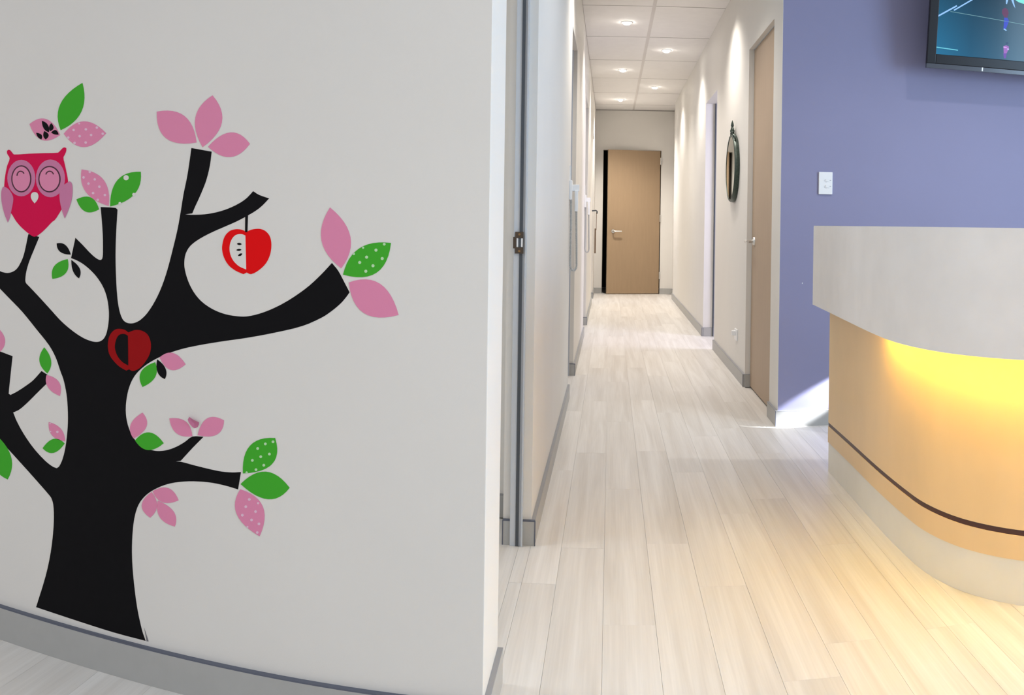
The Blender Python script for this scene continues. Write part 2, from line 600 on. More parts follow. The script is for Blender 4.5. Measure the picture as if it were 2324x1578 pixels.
# strike plate on the first jamb
pc = hit(1178.5, 551, (0, 2.953, 0), (0, 1, 0))
t = tag(empty('strike_plate', (pc.x, 2.9535, pc.z - 0.034)), 'small bronze strike plate screwed to the grey door jamb', 'strike plate')
bm = BM()
hw, hh = 0.0130, 0.034
y0, y1 = 2.950, 2.9535
for a, b, c, d in ((-hw, hw, 0.0145, hh), (-hw, hw, -hh, -0.0145), (-hw, -0.0085, -0.0145, 0.0145), (0.0115, hw, -0.0145, 0.0145), (-0.019, -hw, -0.018, 0.018)):
    box(bm, pc.x + a, pc.x + b, y0, y1, pc.z + c, pc.z + d)
obj('plate', bm, BRONZE, t)
obj('latch_hole', bbox(pc.x - 0.0032, pc.x + 0.0058, 2.952, 2.954, pc.z - 0.0145, pc.z + 0.0145), SEAL, t)
obj('cushion', bbox(pc.x - 0.0085, pc.x - 0.0032, 2.951, 2.954, pc.z - 0.0135, pc.z + 0.0135), WHITEP, t)
obj('cushion', bbox(pc.x + 0.0058, pc.x + 0.0115, 2.951, 2.954, pc.z - 0.0135, pc.z + 0.0135), WHITEP, t)
for dz in (0.026, -0.026):
    bm = BM()
    cyl(bm, (pc.x, 2.9503, pc.z + dz), (pc.x, 2.949, pc.z + dz), 0.0042, 0.003, 12)
    obj('screw', bm, mat('brass_screw', (150, 120, 84), 0.35, metal=0.8), t)


# doors
def lever(parent, p, n, along, label):
    """round rose, neck and lever at p on a face with normal n, the lever running along"""
    p, n, along = Vector(p), Vector(n), Vector(along)
    bm = BM()
    cyl(bm, p, p + n * 0.009, 0.027, 0.025, 24)
    r = obj('rose', bm, STEEL, parent, smooth=True)
    bm = BM()
    tube(bm, [p + n * 0.005, p + n * 0.045, p + n * 0.056 + along * 0.006, p + n * 0.058 + along * 0.02, p + n * 0.058 + along * 0.115], [0.0105, 0.0105, 0.011, 0.0105, 0.009], 12)
    obj('lever', bm, STEEL, r, smooth=True)


d1 = struct(empty('door_1', (XR + 0.05, 5.45, 0)), 'closed tan flush door in the mirror wall', 'door')
leaf1 = obj('leaf', bbox(XR + 0.032, XR + 0.07, 4.995, 5.905, 0.006, HR - 0.004, bev=0.001), DOORM, d1)
obj('edge_gap', bbox(XR + 0.034, XR + 0.06, 5.9052, 5.9098, 0.0, HR), SEAL, d1)
obj('stop', bbox(XR + 0.071, XR + 0.085, 4.99, 5.91, 0.0, HR), FRAMEM, d1)
lever(d1, (XR + 0.032, 5.80, 0.917), (-1, 0, 0), (0, -1, 0), '')
obj('head_strip', bbox(XR + 0.028, XR + 0.08, 4.992, 5.909, HR - 0.003, HR), FRAMEM, d1)

d2 = struct(empty('door_2', ((DX0 + DX1) / 2, FAR, 0)), 'tan door standing ajar at the end of the corridor', 'door')
hx, hy, ang = DX1 - 0.012, FAR - 0.004, math.radians(12.5)
ux, uy = -math.cos(ang), -math.sin(ang)
nrm = Vector((uy, -ux, 0)).normalized()
if nrm.y > 0:
    nrm = -nrm
bm = BM()
lw, lt = 0.775, 0.036
vv = box(bm, 0, lw, 0, lt, 0.008, DH - 0.006, bev=0.001)
for v in bm.verts:
    x, y = v.co.x, v.co.y
    q = Vector((hx, hy, 0)) + Vector((ux, uy, 0)) * x - nrm * y
    v.co = Vector((q.x, q.y, v.co.z))
obj('leaf', bm, mat('tan_laminate_darkened', (162, 137, 108), 0.5, var=0.03, vscale=6, stretch=(6, 6, 0.6)), d2)  # copy of the door laminate, with the lighting at the end wall painted in
lever(d2, Vector((hx, hy, 0.905)) + Vector((ux, uy, 0)) * (lw - 0.085), nrm, Vector((-ux, -uy, 0)), '')
for z in (0.22, 1.05, 1.88):
    bm = BM()
    cyl(bm, (DX1 - 0.004, FAR - 0.012, z), (DX1 - 0.004, FAR - 0.012, z + 0.1), 0.008, n=10)
    obj('hinge', bm, STEEL, d2)
for x0, x1, z0, z1 in ((DX0, DX0 + 0.006, 0, DH), (DX1 - 0.004, DX1, 0, DH), (DX0, DX1, DH - 0.005, DH)):
    obj('frame', bbox(x0, x1, FAR - 0.002, FAR + 0.1, z0, z1), mat('dark_door_frame', (84, 76, 66), 0.6), d2)

# ------------------------------------------------------------------ reception desk
floor_px = [(1876.5, 1069.5), (1958, 1157), (2011, 1223), (2077, 1289), (2143, 1328), (2228, 1355), (2321, 1374)]
body = [hit(x, y, (0, 0, 0), (0, 0, 1)).xy for x, y in floor_px]
bx = 0.905
body_pts = [(bx, 3.835), (bx, 3.45), (bx - 0.002, 3.1), (bx + 0.004, 2.80), (0.922, 2.64), (0.965, 2.49), (1.035, 2.375), (1.125, 2.285), (1.25, 2.20), (1.42, 2.13), (1.7, 2.08), (2.2, 2.06), (3.0, 2.06)]
band_pts = [(0.842, 3.88), (0.83, 3.57), (0.812, 3.15), (0.799, 2.80), (0.803, 2.56), (0.846, 2.37), (0.912, 2.245), (1.005, 2.14), (1.13, 2.045), (1.30, 1.97), (1.6, 1.905), (2.2, 1.875), (3.0, 1.87)]


def ribbon(outer, depth, inset=0.0):
    o = smooth_loop(outer, 60, 6, closed=False)
    P = [Vector(p) for p in o]
    A, B = [], []
    for i, p in enumerate(P):
        t = (P[min(i + 1, len(P) - 1)] - P[max(i - 1, 0)]).normalized()
        n = Vector((-t.y, t.x))          # towards the staff side
        A.append(tuple(p + n * inset))
        B.append(tuple(p + n * (inset + depth)))
    return A + B[::-1]


desk = tag(empty('reception_desk', (1.6, 2.6, 0)), 'curved reception desk with beige band, honey wood front and yellow glow', 'desk')
ZB, ZT = 0.688, 1.017


INNER = smooth_loop([(1.25, 3.835), (1.25, 3.0), (1.262, 2.78), (1.31, 2.62), (1.41, 2.51), (1.56, 2.45), (1.8, 2.43), (3.0, 2.43)], 60, 4, closed=False)


def layer(name, pts, depth, inset, z0, z1, m, parent=desk):
    bm = BM()
    poly = ribbon(pts, depth, inset)
    if depth > 0.2:                      # solid all the way to the staff side
        poly = poly[:len(poly) // 2] + INNER[::-1]
    prism(bm, poly, z0, z1)
    return obj(name, bm, m, parent, smooth=True)


layer('kick_panel', body_pts, 0.30, 0.003, 0, 0.122, KICK)
layer('lower_panel', body_pts, 0.30, 0.0, 0.122, 0.188, WOODB)
layer('brown_strip', body_pts, 0.30, 0.002, 0.188, 0.203, STRIPE)
layer('front_panel', body_pts, 0.30, 0.001, 0.203, ZB + 0.02, WOODB)
layer('top_band', band_pts, 0.035, 0.0, ZB, ZT - 0.004, STONE)
layer('underside', band_pts, 0.34, 0.035, ZB + 0.02, ZB + 0.04, STONE)
layer('counter_top', band_pts, 0.40, 0.001, ZT - 0.004, ZT, STONE)
layer('back_panel', [tuple(p_) for p_ in INNER[::3]] , 0.02, -0.02, ZB + 0.04, ZT - 0.004, STONE)
led_pts = [(0.850, 2.98), (0.848, 2.80), (0.852, 2.62), (0.872, 2.50), (0.925, 2.36), (1.0, 2.265), (1.09, 2.18), (1.22, 2.095), (1.40, 2.02), (1.7, 1.965), (2.2, 1.94), (2.9, 1.935)]
LED = emit('yellow_led', (255, 207, 54), 60)
layer('led_strip', led_pts, 0.014, 0.0, ZB + 0.010, ZB + 0.019, LED)

# unseen spot behind the desk, aimed to wash the foot of the blue wall
lamp('wall_foot_spot', 'SPOT', (1.78, 4.58, 0.57), (1.10, 4.735, 0.150), 560, (0.90, 0.94, 1.0), spot_size=math.radians(10.5), spot_blend=0.45, shadow_soft_size=0.015)

# ------------------------------------------------------------------ television
tilt = math.radians(8.7)  # leans towards the room
tvY = 4.55
tv0 = Vector((1.559, tvY, 1.826))          # lower front corner
tvu = Vector((1, 0.0, 0))
tvv = Vector((0, -math.sin(tilt), math.cos(tilt)))
tvn = tvu.cross(tvv)                       # towards the viewer
TW, TH = 1.06, 0.64
tv = tag(empty('wall_television', (tv0.x + TW / 2, BL, tv0.z)), 'flat black television tilted down from the blue wall', 'television')


def tvbox(u0, u1, v0, v1, n0, n1, bev=0.0):
    bm = bbox(u0, u1, n0, n1, v0, v1, bev=bev)
    for v in bm.verts:
        u, n, w = v.co
        v.co = tv0 + tvu * u + tvv * w + tvn * n
    return bm


b_ = 0.052
obj('back_shell', tvbox(0.012, TW - 0.012, 0.012, TH - 0.012, -0.06, -0.012, bev=0.006), TVB, tv)
obj('bezel', tvbox(0, b_ - 0.004, 0.024, TH, -0.02, 0.0, bev=0.003), TVB, tv)
obj('bezel', tvbox(TW - b_ + 0.004, TW, 0.024, TH, -0.02, 0.0, bev=0.003), TVB, tv)
obj('bezel', tvbox(b_ - 0.004, TW - b_ + 0.004, 0.024, 0.072, -0.02, 0.0, bev=0.003), TVB, tv)
obj('bezel', tvbox(b_ - 0.004, TW - b_ + 0.004, TH - 0.05, TH, -0.02, 0.0, bev=0.003), TVB, tv)
strip = obj('lower_strip', tvbox(0, TW, 0, 0.024, -0.02, -0.001, bev=0.002), TVG, tv)
bm = tvbox(0.302, 0.309, 0.004, 0.023, -0.001, 0.0006)
obj('badge', bm, WHITEP, strip)
obj('wall_bracket', bbox(tv0.x + 0.35, tv0.x + 0.71, BL - 0.16, BL, tv0.z + 0.18, tv0.z + 0.46), SEAL, tv)


def screen_mat():
    m = bpy.data.materials.new('lit_screen')
    m.use_nodes = True
    nt = m.node_tree
    b = nt.nodes['Principled BSDF']
    b.inputs['Base Color'].default_value = (0.01, 0.012, 0.015, 1)
    b.inputs['Roughness'].default_value = 0.12
    b.inputs['Specular IOR Level'].default_value = 0.18
    geo = nt.nodes.new('ShaderNodeNewGeometry')
    sep = nt.nodes.new('ShaderNodeSeparateXYZ')
    nt.links.new(geo.outputs['Position'], sep.inputs[0])
    mr = nt.nodes.new('ShaderNodeMapRange')
    mr.inputs['From Min'].default_value = tv0.x + 0.04
    mr.inputs['From Max'].default_value = tv0.x + 0.6
    nt.links.new(sep.outputs['X'], mr.inputs['Value'])
    rp = nt.nodes.new('ShaderNodeValToRGB')
    e = rp.color_ramp.elements
    e[0].position = 0.0
    e[0].color = lin((32, 116, 158))
    e[1].position = 1.0
    e[1].color = lin((72, 104, 124))
    k = e.new(0.35)
    k.color = lin((30, 92, 126))
    nt.links.new(mr.outputs[0], rp.inputs['Fac'])
    mz = nt.nodes.new('ShaderNodeMapRange')
    mz.inputs['From Min'].default_value = tv0.z + 0.06
    mz.inputs['From Max'].default_value = tv0.z + 0.36
    mz.inputs['To Min'].default_value = 1.0
    mz.inputs['To Max'].default_value = 0.45
    nt.links.new(sep.outputs['Z'], mz.inputs['Value'])
    nt.links.new(rp.outputs['Color'], b.inputs['Emission Color'])
    nt.links.new(mz.outputs[0], b.inputs['Emission Strength'])
    return m


screen = obj('screen', tvbox(b_ - 0.004, TW - b_ + 0.004, 0.072, TH - 0.05, -0.012, -0.006), screen_mat(), tv)


def pic(name, px, m, lay=1):
    bm = BM()
    vs_ = []
    for x, y in px:
        p = hit(x, y, tv0 + tvn * (-0.006 + 0.0002 * lay), tvn)
        vs_.append(bm.verts.new(p))
    f = bm.faces.new(vs_)
    bmesh.ops.triangulate(bm, faces=[f], ngon_method='EAR_CLIP')
    r = bmesh.ops.extrude_face_region(bm, geom=list(bm.faces))
    bmesh.ops.translate(bm, verts=[g for g in r['geom'] if isinstance(g, bmesh.types.BMVert)], vec=-tvn * 0.00015)
    return obj(name, bm, m, screen)


def zp(pts, s=8.765, x0=2060, y0=0):
    return [(x0 + x / s, y0 + y / s) for x, y in pts]


def seg(a, b, w):
    d = Vector((b[0] - a[0], b[1] - a[1]))
    n = Vector((-d.y, d.x)).normalized() * w / 2
    return [(a[0] + n.x, a[1] + n.y), (b[0] + n.x, b[1] + n.y), (b[0] - n.x, b[1] - n.y), (a[0] - n.x, a[1] - n.y)]


SB = emit('screen_pale_blue', (150, 200, 255), 1.0)
pic('court_line', zp(seg((540, 355), (980, 115), 30)), SB)
pic('court_line', zp(seg((920, 205), (1290, -10), 26)), SB)
pic('court_line', zp(seg((850, 228), (2420, 510), 10)), emit('screen_grey_line', (120, 170, 180), 0.9))
pic('court_line', zp(seg((500, 928), (1000, 1000), 18)), emit('screen_cyan_line', (110, 210, 230), 1.0))
pic('player_shirt', zp([(1880, 190), (1940, 150), (1990, 190), (2010, 260), (1980, 350), (1920, 345), (1875, 260)]), emit('screen_dark_red', (96, 40, 84), 1.0))
pic('player_shorts', zp([(1920, 350), (1985, 355), (2015, 420), (1985, 500), (1960, 570), (1905, 575), (1915, 450)]), emit('screen_blue', (50, 70, 200), 1.0))
pic('player_shoes', zp([(1900, 580), (1930, 565), (1975, 605), (1950, 612)]), SB)
pic('player_shirt', zp([(1905, 920), (1960, 900), (2015, 930), (2000, 990), (1970, 1060), (1910, 1062)]), emit('screen_violet', (160, 100, 190), 1.0))
pic('player_sleeve', zp([(1905, 925), (1975, 940), (1970, 958), (1905, 950)]), emit('screen_pink', (220, 170, 240), 1.0), 2)
pic('player_head', zp([(1955, 850), (1985, 832), (2005, 855), (1985, 890), (1955, 885)]), emit('screen_navy', (40, 70, 110), 1.0))
pic('racket', zp([(1975, 970), (1998, 955), (2020, 975), (2008, 1000), (1980, 998)]), emit('screen_lilac', (190, 170, 230), 1.0), 2)
pic('player_shorts', zp([(1900, 1062), (1970, 1062), (1960, 1120), (1955, 1160), (1915, 1160)]), emit('screen_purple', (110, 70, 170), 1.0))
pic('player_leg', zp([(2060, -5), (2105, -5), (2140, 165), (2105, 110)]), SB)
pic('player_leg', zp([(1955, -5), (2000, -5), (1975, 85), (1955, 75)]), SB)
pic('glare', zp([(2130, -10), (2420, -10), (2420, 100), (2290, 72), (2200, 40)]), emit('screen_mint', (130, 235, 225), 1.0))


# ------------------------------------------------------------------ small wall fittings
p = hit(1873, 416, (0, BL, 0), (0, 1, 0))
t = tag(empty('light_switch', (p.x, BL, p.z - 0.058)), 'white two-rocker light switch on the blue wall', 'switch')
obj('plate', bbox(p.x - 0.036, p.x + 0.036, BL - 0.010, BL, p.z - 0.057, p.z + 0.057, bev=0.003), WHITEP, t)
GREYP = mat('grey_switch_line', (196, 198, 204), 0.5)
for dz in (0.014, -0.017):
    bm = BM()
    tube(bm, [(p.x + 0.002 + 0.009 * math.cos(a), BL - 0.0105, p.z + dz + 0.0085 * math.sin(a)) for a in [math.radians(160 + i * 14) for i in range(15)]], 0.0007, 6)
    obj('rocker_edge', bm, GREYP, t)
    obj('rocker', bbox(p.x + 0.0, p.x + 0.02, BL - 0.0125, BL - 0.009, p.z + dz - 0.006, p.z + dz + 0.0075, bev=0.0015), WHITEP, t)
    obj('indicator', bbox(p.x + 0.019, p.x + 0.028, BL - 0.0108, BL - 0.0095, p.z + dz, p.z + dz + 0.0022), mat('indicator_grey', (150, 150, 156), 0.5), t)

p = hit(1672, 757, (XR, 0, 0), (1, 0, 0))
t = tag(empty('power_outlet', (XR, p.y, p.z - 0.04)), 'white power outlet low on the wall under the mirror', 'outlet')
obj('plate', bbox(XR - 0.009, XR, p.y - 0.057, p.y + 0.057, p.z - 0.045, p.z + 0.03, bev=0.002), WHITEP, t)
obj('plug', bbox(XR - 0.035, XR - 0.008, p.y - 0.02, p.y + 0.016, p.z - 0.012, p.z + 0.02, bev=0.004), WHITEP, t)
for dy in (-0.036, 0.036):
    obj('switch', bbox(XR - 0.012, XR - 0.008, p.y + dy - 0.006, p.y + dy + 0.006, p.z + 0.008, p.z + 0.022), WHITEP, t)

# tiny screw anchor on the blue wall
p = hit(1821, 643, (0, BL, 0), (0, 1, 0))
bm = BM()
cyl(bm, (p.x, BL, p.z), (p.x, BL - 0.002, p.z), 0.003, 0.0024, 12)
tag(obj('wall_plug', bm, WHITEP), 'tiny white plug in the blue wall beside the desk', 'wall plug')


# oval mirror
MY, MZ, MA, MB_ = 6.53, 1.408, 0.245, 0.225
t = tag(empty('oval_mirror', (XR, MY, MZ - MB_)), 'oval wall mirror in a dark green metal frame with ornate crest', 'mirror')
bm = BM()
NM = 64
shell = [[bm.verts.new((XR - d_, MY + (MA + g_) * math.cos(i * 2 * math.pi / NM), MZ + (MB_ + g_) * math.sin(i * 2 * math.pi / NM))) for i in range(NM)] for d_, g_ in ((0.0, 0.004), (0.012, 0.010), (0.026, 0.008), (0.034, 0.002), (0.0345, -0.006), (0.030, -0.007))]
for r0, r1 in zip(shell, shell[1:]):
    for i in range(NM):
        bm.faces.new((r0[i], r0[(i + 1) % NM], r1[(i + 1) % NM], r1[i]))
obj('frame', bm, VERDI, t, smooth=True)
bm = BM()
ring = [bm.verts.new((XR - 0.0315, MY + (MA - 0.0062) * math.cos(i * 2 * math.pi / NM), MZ + (MB_ - 0.0062) * math.sin(i * 2 * math.pi / NM))) for i in range(NM)]
ring2 = [bm.verts.new((XR - 0.02, v.co.y, v.co.z)) for v in ring]
bm.faces.new(ring)
bm.faces.new(ring2[::-1])
for i in range(NM):
    bm.faces.new((ring[i], ring2[i], ring2[(i + 1) % NM], ring[(i + 1) % NM]))
obj('glass', bm, glass_mat(), t)
bm = BM()
zt = MZ + MB_
for sgn in (-1, 1):
    tube(bm, [(XR - 0.022, MY + sgn * (0.105 - 0.10 * k / 14 + 0.016 * math.sin(k * 0.9)), zt - 0.02 + 0.065 * k / 14 + 0.012 * math.sin(k * 1.1)) for k in range(15)], [0.010 - 0.0003 * k for k in range(15)], 8)
    tube(bm, [(XR - 0.022, MY + sgn * (0.035 + 0.020 * math.cos(a)), zt + 0.032 + 0.020 * math.sin(a)) for a in [i * 0.5 for i in range(13)]], 0.006, 8)
    tube(bm, [(XR - 0.022, MY + sgn * (0.15 + 0.018 * math.cos(a)), zt - 0.03 + 0.018 * math.sin(a)) for a in [i * 0.5 for i in range(13)]], 0.006, 8)
tube(bm, [(XR - 0.022, MY, zt + 0.01 + 0.1 * k / 8) for k in range(9)], [0.010, 0.013, 0.017, 0.012, 0.008, 0.011, 0.009, 0.005, 0.001], 10)
obj('crest', bm, VERDI, t, smooth=True)


# wall phones with coiled cords
def phone(y, label, zc=1.20, out=0.055):
    t = tag(empty('wall_phone', (XL, y, zc - 0.45)), label, 'phone', 'wall phones by the doorways')
    obj('base', bbox(XL, XL + 0.016, y - 0.055, y + 0.055, zc - 0.055, zc + 0.055, bev=0.003), WHITEP, t)
    obj('cable_duct', bbox(XL, XL + 0.006, y - 0.008, y + 0.008, zc + 0.055, zc + 0.14), WHITEP, t)
    obj('cradle', bbox(XL + 0.012, XL + out, y + 0.005, y + 0.045, zc - 0.006, zc + 0.033, bev=0.003), WHITEP, t)
    bm = BM()
    box(bm, XL + 0.030, XL + out - 0.006, y - 0.005, y + 0.03, zc - 0.12, zc + 0.0, bev=0.004)
    obj('handset', bm, WHITEP, t)
    ax = []
    n = 70
    x0, x1, zb = XL + 0.010, XL + 0.046, zc - 0.455
    for k in range(n + 1):
        s = k / n
        if s < 0.45:
            q = (x0 + 0.001 * math.sin(s * 9), y - 0.01, zc - 0.055 - (zc - 0.055 - zb - 0.03) * s / 0.45)
        elif s < 0.55:
            a = math.pi * (s - 0.45) / 0.10
            q = ((x0 + x1) / 2 - (x1 - x0) / 2 * math.cos(a), y - 0.01 + 0.01 * (s - 0.45) / 0.1, zb + 0.03 - 0.03 * math.sin(a))
        else:
            u = (s - 0.55) / 0.45
            q = (x1 - 0.006 * u, y + 0.012 * u, zb + 0.03 + (zc - 0.12 - zb - 0.03) * u)
        ax.append(Vector(q))
    bm = BM()
    pts = []
    m = 900
    for i in range(m + 1):
        f = i / m * n
        j = min(int(f), n - 1)
        c = ax[j].lerp(ax[j + 1], f - j)
        tg = (ax[j + 1] - ax[j]).normalized()
        e1 = Vector((0, 1, 0))
        e2 = tg.cross(e1).normalized()
        a = i * 2 * math.pi / 8
        pts.append(c + (e1 * math.cos(a) + e2 * math.sin(a)) * 0.0055)
    tube(bm, pts, 0.0022, 5)
    obj('coiled_cord', bm, GREYCORD, t, smooth=True)
    return t


phone(5.38, 'white wall phone with long coiled grey cord at the first inner doorway')
phone(8.46, 'white wall phone with coiled cord at the second inner doorway', zc=1.21)
# dark hook and strap near the end of the corridor
t = tag(empty('hanging_strap', (XL, 11.85, 0.64)), 'brown strap hanging from a dark wall hook near the end door', 'strap')
bm = BM()
tube(bm, [(XL, 11.85, 1.17), (XL + 0.05, 11.85, 1.175), (XL + 0.064, 11.85, 1.165), (XL + 0.064, 11.85, 1.135)], 0.009, 8)
obj('hook', bm, SEAL, t, smooth=True)
bm = BM()
for a, b, w in ((0.056, 1.15, 0.004), (0.046, 0.95, 0.009)):
    box(bm, XL + a - w, XL + a + w, 11.83, 11.87, 0.64 if w > 0.005 else 0.93, b)
obj('strap', bm, STRAPM, t)

# downlights
LAMPE = emit('downlight_glow', (255, 250, 242), 56)
first = None
for i, (x, y) in enumerate(((0.11, 7.80), (0.508, 9.02), (0.108, 10.22), (0.51, 11.46), (0.108, 12.66))):
    t = tag(empty('downlight', (x, y, CH)), ('fifth lit round downlight counting from the end wall', 'fourth lit round downlight counting from the end wall', 'third lit round downlight counting from the end wall', 'second lit round downlight counting from the end wall', 'lit round downlight closest to the end wall')[i], 'downlight', 'corridor ceiling downlights')
    bm = BM()
    prof = [(0.046, 0.0), (0.046, -0.004), (0.040, -0.006), (0.036, -0.004), (0.034, 0.0)]
    ns = 28
    rows = [[bm.verts.new((x + r * math.cos(k * 2 * math.pi / ns), y + r * math.sin(k * 2 * math.pi / ns), CH + z)) for k in range(ns)] for r, z in prof]
    for a, b in zip(rows, rows[1:]):
        for k in range(ns):
            bm.faces.new((a[k], a[(k + 1) % ns], b[(k + 1) % ns], b[k]))
    obj('trim_ring', bm, WHITEP, t, smooth=True)
    bm = BM()
    tube(bm, [(x, y, CH - 0.001), (x, y, CH - 0.012), (x, y, CH - 0.02)], [0.033, 0.031, 0.02], 24)
    obj('lamp_lens', bm, LAMPE, t, smooth=True)
for x, y in ((0.11, 5.4), (0.51, 6.6), (0.11, 7.80), (0.508, 9.02), (0.108, 10.22), (0.51, 11.46), (0.108, 12.66)):
    lamp('corridor_downlight', 'SPOT', (x, y, CH - 0.035), (x, y, 0), 56 if y < 12 else 165, WARM, spot_size=math.radians(125), spot_blend=0.9, shadow_soft_size=0.03)

# ------------------------------------------------------------------ wall decals
Z = {'a': (4.509, 0, 150), 'b': (3.9457, 0, 480), 'c': (3.9457, 0, 860), 'd': (2.818, 340, 180), 'e': (3.157, 280, 740), 'f': (4.175, 0, 1200)}


def zz(k, pts):
    s, x0, y0 = Z[k]
    return [(x0 + x / s, y0 + y / s) for x, y in pts]


LAY = 0.0003


def decal(name, px, m, parent=None, lay=1, hole=None):
    bm = BM()
    pts = [hit(x, y, (0, T0, 0), (0, 1, 0)) for x, y in px]
    y1 = T0 - LAY * lay
    a = [bm.verts.new((q.x, y1, q.z)) for q in pts]
    b = [bm.verts.new((q.x, y1 + LAY * 0.9, q.z)) for q in pts]
    n = len(a)
    for i in range(n):
        j = (i + 1) % n
        bm.faces.new((a[i], a[j], b[j], b[i]))
    vv_, _, ff_, ov, _, _ = delaunay_2d_cdt([Vector((q.x, q.z)) for q in pts], [], [list(range(n))], 1, 1e-7)
    nv = [(a[o_[0]] if o_ else bm.verts.new((v.x, y1, v.y))) for v, o_ in zip(vv_, ov)]
    for f in ff_:
        if len({nv[i] for i in f}) == 3:
            bm.faces.new([nv[i] for i in f])
    return obj(name, bm, m, parent)


def ell(cx, cy, rx, ry, n=32):
    return [(cx + rx * math.cos(i * 2 * math.pi / n), cy + ry * math.sin(i * 2 * math.pi / n)) for i in range(n)]


def leaf_outline(base, tip, b1, b2, n=12):
    out = []
    for a, c, q in ((base, tip, b1), (tip, base, b2)):
        cx, cy = 2 * q[0] - (a[0] + c[0]) / 2, 2 * q[1] - (a[1] + c[1]) / 2
        for i in range(n):
            t_ = i / n
            out.append(((1 - t_)**2 * a[0] + 2 * t_ * (1 - t_) * cx + t_ * t_ * c[0], (1 - t_)**2 * a[1] + 2 * t_ * (1 - t_) * cy + t_ * t_ * c[1]))
    return out


tree = [(82, 1378.5), (104, 1306.6), (115, 1255), (121, 1205), (122.4, 1171.7), (121, 1146), (116.6, 1131), (110, 1122), (93.8, 1103.3), (63.4, 1069), (0, 999.4), (-60, 935),
        (-66, 850), (-40, 786), (0, 798), (28.6, 808.7), (21, 880), (19.8, 894), (24, 896.7), (40.5, 888), (63.4, 872.7), (76, 862.7), (94.3, 842.4), (108, 851), (106.4, 870.6), (86.2, 890.4), (62, 914.5), (44.4, 929.7), (33, 935.3), (30, 936.5),
        (38, 956), (53.2, 984), (76, 1017), (101.4, 1045), (119, 1059), (128.7, 1063), (134.3, 1059), (142, 1042.5), (148.3, 1017), (152.8, 981.7), (154.3, 948.7), (152.8, 910.7), (149.5, 885.3), (143.7, 860), (138, 845), (126.7, 812), (111.5, 784), (83.6, 748.6), (50.7, 708), (20.3, 676.4), (0, 655.4), (-60, 592),
        (-78, 520), (-52, 512), (-30, 585), (-8, 610), (0, 615.6), (10, 618.9), (19, 619.6), (29, 616.9), (38, 610.5), (45.6, 599), (53.2, 581.4), (58.8, 558.6), (63.4, 535.8), (64.6, 531.5), (89.2, 537.8), (78.6, 563.6), (67.2, 591.5), (60.3, 614.3), (57.5, 634.6), (58.8, 642.2), (63.4, 647.3),
        (86.2, 671.3), (114, 701.8), (139.4, 729.6), (164.7, 751.2), (187.5, 766.4), (205.3, 774), (218, 776.3), (229.4, 774), (238.2, 765), (243.8, 748.6), (247, 725.8), (247, 703), (243.3, 677.7), (235.7, 654.9), (223, 633.3), (207.8, 615.6), (190, 600.4), (174.9, 591.5), (161.4, 586), (171.3, 540), (187.5, 556), (202.8, 572.5), (215.4, 584), (224.3, 589.5), (229.4, 590.2), (232.4, 586.4), (233.7, 573.8), (233.2, 530.7), (229.4, 480), (228.4, 470),
        (262, 472), (266.8, 476), (263.6, 530.7), (262.3, 581.4), (263.6, 632), (266.6, 677.7), (271.2, 705.6), (277.5, 723.3), (285, 731.4), (295.3, 734.2), (306.7, 732.7), (319.3, 725.8), (334.5, 710.6), (352.3, 682.8), (367.5, 649.8), (380.2, 611.8), (392.8, 563.6), (403, 520.6), (410, 482), (416.3, 442.6), (425, 400), (430.5, 364.5), (434.4, 336), (480.5, 344.3), (476.6, 375), (467.8, 410.7), (453.6, 446), (443, 469), (436.5, 484.5), (421, 486.6), (435, 487.6),
        (464, 486.6), (492.6, 481.6), (517.4, 473.8), (542.3, 462), (560, 449.7), (574.6, 434), (588.4, 442.6), (611, 450.4), (595.5, 466.7), (581.3, 478), (563.6, 488.7), (538.7, 502), (510.3, 514.6), (482, 527), (453.6, 542), (432.3, 558), (421.6, 575.7), (418.4, 595.2), (419.8, 613), (427, 637.8), (439.4, 662.6), (457, 684), (482, 701.6), (510.3, 713), (538.7, 718), (560, 718.4), (588.4, 712.3), (616.8, 701.7), (645.2, 687.5), (673.6, 669.7), (702, 648.5), (730.4, 621.8), (753.4, 597), (767.6, 614.7), (781.8, 641.3), (793.5, 663.7),
        (785.4, 675), (773, 689.2), (751.7, 707), (730.4, 721), (687, 740), (628.4, 754.3), (565, 766.3), (501.7, 775.5), (454.2, 783.4), (413, 792.3), (375, 805), (343.3, 820.8), (321.2, 836.6), (305.3, 854), (294.3, 876.2), (288, 901.5), (285.4, 930), (288, 955.4), (295.8, 980.7), (308.5, 1001.3), (327.5, 1015.6), (346.5, 1022.5), (362.4, 1024), (381.4, 1021.3), (400.4, 1014.3), (419.4, 1003.5), (436.8, 991.2), (462, 991.8), (438.4, 1015.6), (410.5, 1046), (398.8, 1047.6), (410.5, 1048.4),
        (438.4, 1055.8), (470, 1063.7), (501.7, 1070.4), (527, 1072.6), (547, 1071.6), (540.4, 1111.2), (514.4, 1103.3), (482.7, 1096.4), (451, 1093.2), (419.4, 1093.2), (387.7, 1097.3), (365.5, 1104.3), (343.3, 1115.4), (327.5, 1128), (314.8, 1145.4), (307, 1167.6), (302.2, 1196), (299.5, 1241), (300.6, 1283.8), (304.7, 1329.3), (311.4, 1379.6), (322.2, 1430), (330.5, 1455), (258.7, 1436), (167.7, 1407)]
tag(decal('tree_decal', smooth_loop(tree, 38, 3), BLACKV, lay=1), 'large black vinyl tree with bare curving branches stuck on the white wall', 'wall decal')
tag(decal('vinyl_sliver', [(327.5, 1425), (331, 1436), (337.5, 1456), (333, 1456)], mat('grey_vinyl_edge', (120, 118, 122), 0.5), lay=2), 'grey peeling vinyl sliver at the foot of the black trunk', 'decal edge')

